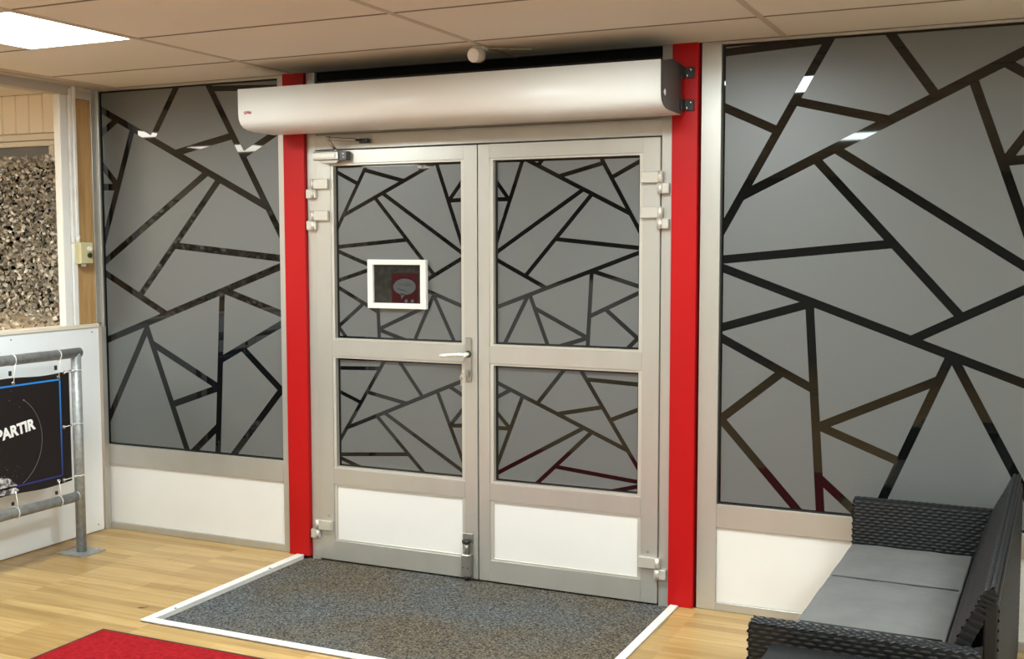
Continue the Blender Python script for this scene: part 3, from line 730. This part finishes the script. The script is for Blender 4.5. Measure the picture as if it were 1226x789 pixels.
B().merge(sh).build('vinyl_sheet', BANN, bn)
PX = BXX + 0.0022
bl = B(); t = 0.0042
ly0, ly1, lz0, lz1 = -2.2, -0.566, 0.424, 0.922
bl.box(BXX - 0.0002, PX - 0.0006, ly1 - 2 * t, ly1, lz0, lz1).box(BXX - 0.0002, PX - 0.0006, ly0, ly0 + 2 * t, lz0, lz1)
bl.box(BXX - 0.0002, PX - 0.0006, ly0, ly1, lz0, lz0 + 2 * t).box(BXX - 0.0002, PX - 0.0006, ly0, ly1, lz1 - 2 * t, lz1)
# the print gradient runs with the height of the banner
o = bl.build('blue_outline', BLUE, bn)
arc = B(); cyc, czc, rr = -0.930, 0.645, 0.237
pa = [(BXX + 0.0016, cyc + rr * math.cos(q), czc + rr * math.sin(q)) for q in [math.radians(-62 + 118 * i / 30) for i in range(31)]]
for i in range(30): arc.cyl(pa[i], pa[i + 1], 0.0011, 4)
arc.ball(pa[-1], 0.004, 8)
arc.build('printed_arc', GREYL, bn)
rk = B(); pts = []
for i in range(20):
    q = math.radians(180 * i / 19 - 4); r_ = 0.105 * (1 + 0.09 * math.sin(i * 2.3)); pts.append((BXX - 0.0002, -0.955 + r_ * math.cos(q), 0.400 + 0.085 * math.sin(q) * (1 + 0.12 * math.sin(i * 3.1))))
rk.prism(pts, (0.0018, 0, 0)).build('printed_rock', ROCK, bn)
dt = B()
for i in range(46):
    yy = random.uniform(-1.05, -0.82) ; zz = random.uniform(0.80, 0.905) if i % 2 else random.uniform(0.47, 0.53)
    s_ = random.uniform(0.0008, 0.0024); dt.box(BXX, PX - 0.0004, yy, yy + s_, zz, zz + s_)
dt.build('printed_specks', GREYL, bn, 'stuff')
# lettering
cu = bpy.data.curves.new('lettering', 'FONT'); cu.body = 'PARTIR'; cu.size = 0.060; cu.offset = 0.0026; cu.extrude = 0.0004; cu.space_character = 1.02
to = bpy.data.objects.new('lettering_tmp', cu); COL.objects.link(to); bpy.context.view_layer.update()
me = bpy.data.meshes.new_from_object(to.evaluated_get(bpy.context.evaluated_depsgraph_get())); bpy.data.objects.remove(to)
pe = at(43, 512.5, 0, PX); ps = at(4.5, 526.5, 0, PX)
wmax = max(v.co.x for v in me.vertices)
wA = min(v.co.x for v in me.vertices)
dirv = Vector((0, pe.y - ps.y, pe.z - ps.z)); ang = math.atan2(dirv.z, dirv.y)
scl = (dirv.length / 0.835) / wmax
for v in me.vertices:
    a_, b_ = (v.co.x - wmax) * scl, v.co.y * scl * 1.05
    v.co = Vector((PX + v.co.z, pe.y + a_ * math.cos(ang) - b_ * math.sin(ang), pe.z + a_ * math.sin(ang) + b_ * math.cos(ang))) - wloc(bn)
me.materials.clear(); me.materials.append(TEXTW)
lo = bpy.data.objects.new('lettering', me); COL.objects.link(lo); lo.parent = bn; lo['label'] = 'white slanted capital letters'
# grommets and ties
def tie_h(y, zr, zg, up):
    g = B().torus((BXX + 0.002, y, zg), 0.0075, 0.0026, 'X', 14, 6).build('grommet', CHROME, bn, center=True)
    tb = B(); tb.torus((RX, y + 0.004, zr), RR + 0.002, 0.0022, 'Y', 20, 6)
    tb.cyl((RX + RR * 0.8, y + 0.004, zr - up * RR * 0.65), (BXX + 0.004, y, zg), 0.0021, 6)
    tb.build('cable_tie', WPLA, bn)
    B().box(BXX + 0.002, BXX + 0.012, y - 0.028, y - 0.014, (zr + zg) / 2 - 0.012 - (0.006 if up > 0 else -0.0), (zr + zg) / 2 + 0.006, 0.002).build('clip', BLACK, bn, center=True)
def tie_v(z, yg):
    B().torus((BXX + 0.002, yg, z), 0.0075, 0.0026, 'X', 14, 6).build('grommet', CHROME, bn, center=True)
    tb = B(); tb.torus((RX, -0.455, z + 0.006), RR + 0.002, 0.0022, 'Z', 20, 6); tb.cyl((RX + RR * 0.7, -0.455 - RR * 0.75, z + 0.006), (BXX + 0.004, yg, z), 0.0021, 6)
    tb.build('cable_tie', WPLA, bn)
    B().box(BXX + 0.001, BXX + 0.009, yg + 0.03, yg + 0.048, z - 0.003, z + 0.009, 0.002).build('clip', BLACK, bn, center=True)
for u in (14.5, 69): 
    p = at(u, 452, 0, RX); tie_h(p.y, 1.042, 0.930, 1)
for u in (17, 69.5):
    p = at(u, 580, 0, RX); tie_h(p.y, 0.300, 0.405, -1)
for v in (446, 511, 574.5):
    p = at(75.5, v, 0, RX); tie_v(p.z, p.y)
for yy in (-1.3, -1.7, -2.1): tie_h(yy, 1.042, 0.930, 1); tie_h(yy, 0.300, 0.405, -1)
tag(bn, 'black vinyl banner with blue outline and white lettering tied to the railing', 'banner')

# ------------------------------------------------------------------ wicker sofa
def weave(b, o, U, V, Nn, lu, lv, pu=0.036, pv=0.0125, amp=0.0037, bend=None):
    U, V, Nn, o = Vector(U), Vector(V), Vector(Nn), Vector(o)
    t = bmesh.new(); rows = int(lv / pv)
    for r in range(rows):
        x = -pu / 2 if r % 2 else 0.0
        while x < lu:
            a0, a1 = max(0, x), min(lu, x + pu)
            if a1 - a0 > 0.006:
                g = []
                for i in range(5):
                    s_ = (a0 + (a1 - a0) * i / 4); ph = (s_ - x) / pu
                    for k, (q, hh) in enumerate(((0.06, -0.6), (0.5, 1.0), (0.94, -0.6))):
                        h_ = amp * (math.sin(math.pi * ph) * 1.3 - 0.7) + amp * 0.6 * hh
                        y_ = (r + q) * pv
                        base = o + U * s_ + V * y_ if bend is None else bend(s_, y_)
                        nn = Nn if bend is None else bend(s_, y_, True)
                        g.append(t.verts.new(base + nn * h_))
                for i in range(4):
                    for k in range(2): t.faces.new((g[i * 3 + k], g[i * 3 + 3 + k], g[i * 3 + 4 + k], g[i * 3 + 1 + k])).smooth = True
            x += pu
    b.merge(t)
sf = empty('wicker_sofa', (2.02, -0.95, 0))
SX0, SX1 = 1.722, 2.335
FY0, FY1 = -0.150, -0.092       # far arm
NY0, NY1 = -1.800, -1.742       # near arm
AH = 0.585
for (y0, y1) in ((FY0, FY1), (NY0, NY1)):
    arm = bx('armrest', RATT, sf, SX0, SX1 - 0.03, y0 + 0.004, y1 - 0.004, 0.05, AH - 0.004, 0.006)
    wv = B()
    weave(wv, (SX0 + 0.003, y0 + 0.004, 0.06), (1, 0, 0), (0, 0, 1), (0, -1, 0), SX1 - SX0 - 0.035, AH - 0.068)
    weave(wv, (SX0 + 0.003, y0 + 0.003, AH - 0.004), (1, 0, 0), (0, 1, 0), (0, 0, 1), SX1 - SX0 - 0.035, y1 - y0 - 0.004, 0.026, 0.0135)
    weave(wv, (SX0, y0 + 0.004, 0.06), (0, 1, 0), (0, 0, 1), (-1, 0, 0), y1 - y0 - 0.008, AH - 0.068)
    o = wv.build('arm_weave', RATT, arm); o['kind'] = 'stuff'
    for xx in (SX0 + 0.012, SX1 - 0.08):
        bx('leg', RATT, sf, xx, xx + 0.05, y0 + 0.006, y1 - 0.006, 0.0, 0.052, 0.004)
sb = bx('seat_base', RATT, sf, SX0 + 0.012, SX1 - 0.10, NY1, FY0, 0.20, 0.345, 0.004)
wv = B(); weave(wv, (SX0 + 0.012, NY1 + 0.005, 0.205), (0, 1, 0), (0, 0, 1), (-1, 0, 0), FY0 - NY1 - 0.01, 0.14); o = wv.build('base_weave', RATT, sb); o['kind'] = 'stuff'
# curved reclining back and upright rear panel
BK = [(2.165, 0.33), (2.185, 0.42), (2.215, 0.52), (2.250, 0.61), (2.285, 0.68), (2.305, 0.725)]
def bkp(t):
    t = max(0, min(0.9999, t)) * (len(BK) - 1); i = int(t); f_ = t - i
    return (BK[i][0] * (1 - f_) + BK[i + 1][0] * f_, BK[i][1] * (1 - f_) + BK[i + 1][1] * f_)
prof = [(x, z) for x, z in BK] + [(2.328, 0.735), (2.334, 0.72)] + [(x + 0.036, z - 0.006) for x, z in BK[::-1][1:]]
BYN, BYF = -1.735, -0.156
bk = B().prism([(x, BYN, z) for x, z in prof], (0, BYF - BYN, 0)).build('backrest', RATT, sf)
ln = sum(math.hypot(BK[i + 1][0] - BK[i][0], BK[i + 1][1] - BK[i][1]) for i in range(len(BK) - 1))
def bend(s_, y_, nrm=False):
    p = bkp(y_ / ln)
    if nrm:
        q = bkp(min(1, y_ / ln + 0.05)); p2 = bkp(max(0, y_ / ln - 0.05)); dx, dz = q[0] - p2[0], q[1] - p2[1]; l_ = math.hypot(dx, dz)
        return Vector((-dz / l_, 0, dx / l_))
    return Vector((p[0], BYN + s_, p[1]))
wv = B(); weave(wv, None or (0, 0, 0), (0, 1, 0), (0, 0, 1), (-1, 0, 0), BYF - BYN, ln, 0.036, 0.0125, 0.004, bend)
weave(wv, (2.303, BYN, 0.728), (0, 1, 0), (1, 0, 0.3), (-0.2, 0, 1), BYF - BYN, 0.03, 0.026, 0.0145)
# strands wound round the near end of the back
for i in range(16):
    p = bkp(0.18 + i * 0.052); q = bkp(0.18 + i * 0.052 + 0.03)
    wv.prism([(p[0] + 0.002, BYN - 0.006, p[1]), (q[0] + 0.002, BYN - 0.006, q[1]), (q[0] + 0.034, BYN - 0.006, q[1] - 0.012), (p[0] + 0.034, BYN - 0.006, p[1] - 0.012)], (0, 0.008, 0), 0.002)
o = wv.build('back_weave', RATT, bk); o['kind'] = 'stuff'
rp = bx('rear_panel', RATT, sf, 2.305, 2.338, BYN - 0.004, BYF + 0.002, 0.05, 0.70, 0.004)
wv = B(); weave(wv, (2.338, BYN, 0.06), (0, 1, 0), (0, 0, 1), (1, 0, 0), BYF - BYN, 0.63); weave(wv, (2.272, BYN - 0.004, 0.06), (1, 0, 0), (0, 0, 1), (0, -1, 0), 0.064, 0.48); o = wv.build('rear_weave', RATT, rp); o['kind'] = 'stuff'
tag(sf, 'black wicker sofa with grey seat cushions beside the wide frosted window', 'sofa')
sf.rotation_euler.z = math.radians(-1.2)

def cushion(y0, y1, label):
    t = bmesh.new(); nx, ny = 14, 14; x0, x1, z0, z1 = SX0 + 0.004, 2.172, 0.347, 0.402
    t.free()
    b = B().box(x0, x1, y0, y1, z0, z1, 0.007, 2)
    for f in b.bm.faces: f.smooth = True
    bmesh.ops.subdivide_edges(b.bm, edges=[e for e in b.bm.edges if e.calc_length() > 0.2], cuts=8, use_grid_fill=True)
    cx, cy_ = (x0 + x1) / 2, (y0 + y1) / 2
    for v in b.bm.verts:
        if v.co.z > z1 - 0.004:
            k = (1 - abs((v.co.x - cx) / (x1 - x0) * 2) ** 4) * (1 - abs((v.co.y - cy_) / (y1 - y0) * 2) ** 4)
            v.co.z += 0.006 * max(0, k) + 0.0015 * math.sin(v.co.x * 37 + v.co.y * 21)
    o = b.build('seat_cushion', CUSH, None, center='base')
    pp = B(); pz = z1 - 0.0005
    for yy in (y0 + 0.0045,): pp.cyl((x0 + 0.01, yy, pz), (x1 - 0.01, yy, pz), 0.0036, 8)  # dark rod standing in for the shadow in the joint between cushions
    pp.build('joint_shadow', mat('joint_shadow_dark', (0.03, 0.03, 0.03), 0.8), o)
    pv = Vector((2.02, -0.95, 0)); R = Matrix.Rotation(math.radians(-1.2), 3, 'Z')
    o.location = pv + R @ (o.location - pv); o.rotation_euler.z = math.radians(-1.2)
    return tag(o, label, 'cushion', 'grey sofa seat cushions')
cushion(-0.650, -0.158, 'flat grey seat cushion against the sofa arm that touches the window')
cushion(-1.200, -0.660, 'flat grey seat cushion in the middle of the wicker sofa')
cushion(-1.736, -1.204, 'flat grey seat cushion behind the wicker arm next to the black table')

# low black table standing against the near arm
tb = empty('side_table', (2.0, -2.1, 0))
bx('table_top', TABT, tb, 1.775, 2.26, -2.36, -1.83, 0.532, 0.545, 0.003)
ap = B()
weave(ap, (1.79, -2.345, 0.47), (1, 0, 0), (0, 0, 1), (0, -1, 0), 0.455, 0.06); weave(ap, (1.79, -1.845, 0.47), (1, 0, 0), (0, 0, 1), (0, 1, 0), 0.455, 0.06)
ap.box(1.79, 2.245, -2.344, -1.846, 0.47, 0.5315)
ap.build('apron', RATT, tb)
for xx in (1.79, 2.20):
    for yy in (-2.345, -1.895): bx('leg', RATT, tb, xx, xx + 0.045, yy, yy + 0.045, 0.0, 0.47, 0.003)
tag(tb, 'low black side table with smooth dark top against the sofa arm', 'table')

# a dry leaf on the floor
lf = B(); p = at(171, 728, 2, 0.0)
lf.prism([(p.x - 0.022, p.y - 0.008, 0.001), (p.x, p.y - 0.010, 0.003), (p.x + 0.026, p.y + 0.006, 0.007), (p.x + 0.004, p.y + 0.004, 0.003)], (0, 0, 0.0015))
tag(lf.build('dry_leaf', mat('leaf_brown', (0.10, 0.06, 0.02), 0.7), None, center='base'), 'tiny dry brown leaf lying on the wood floor', 'leaf')
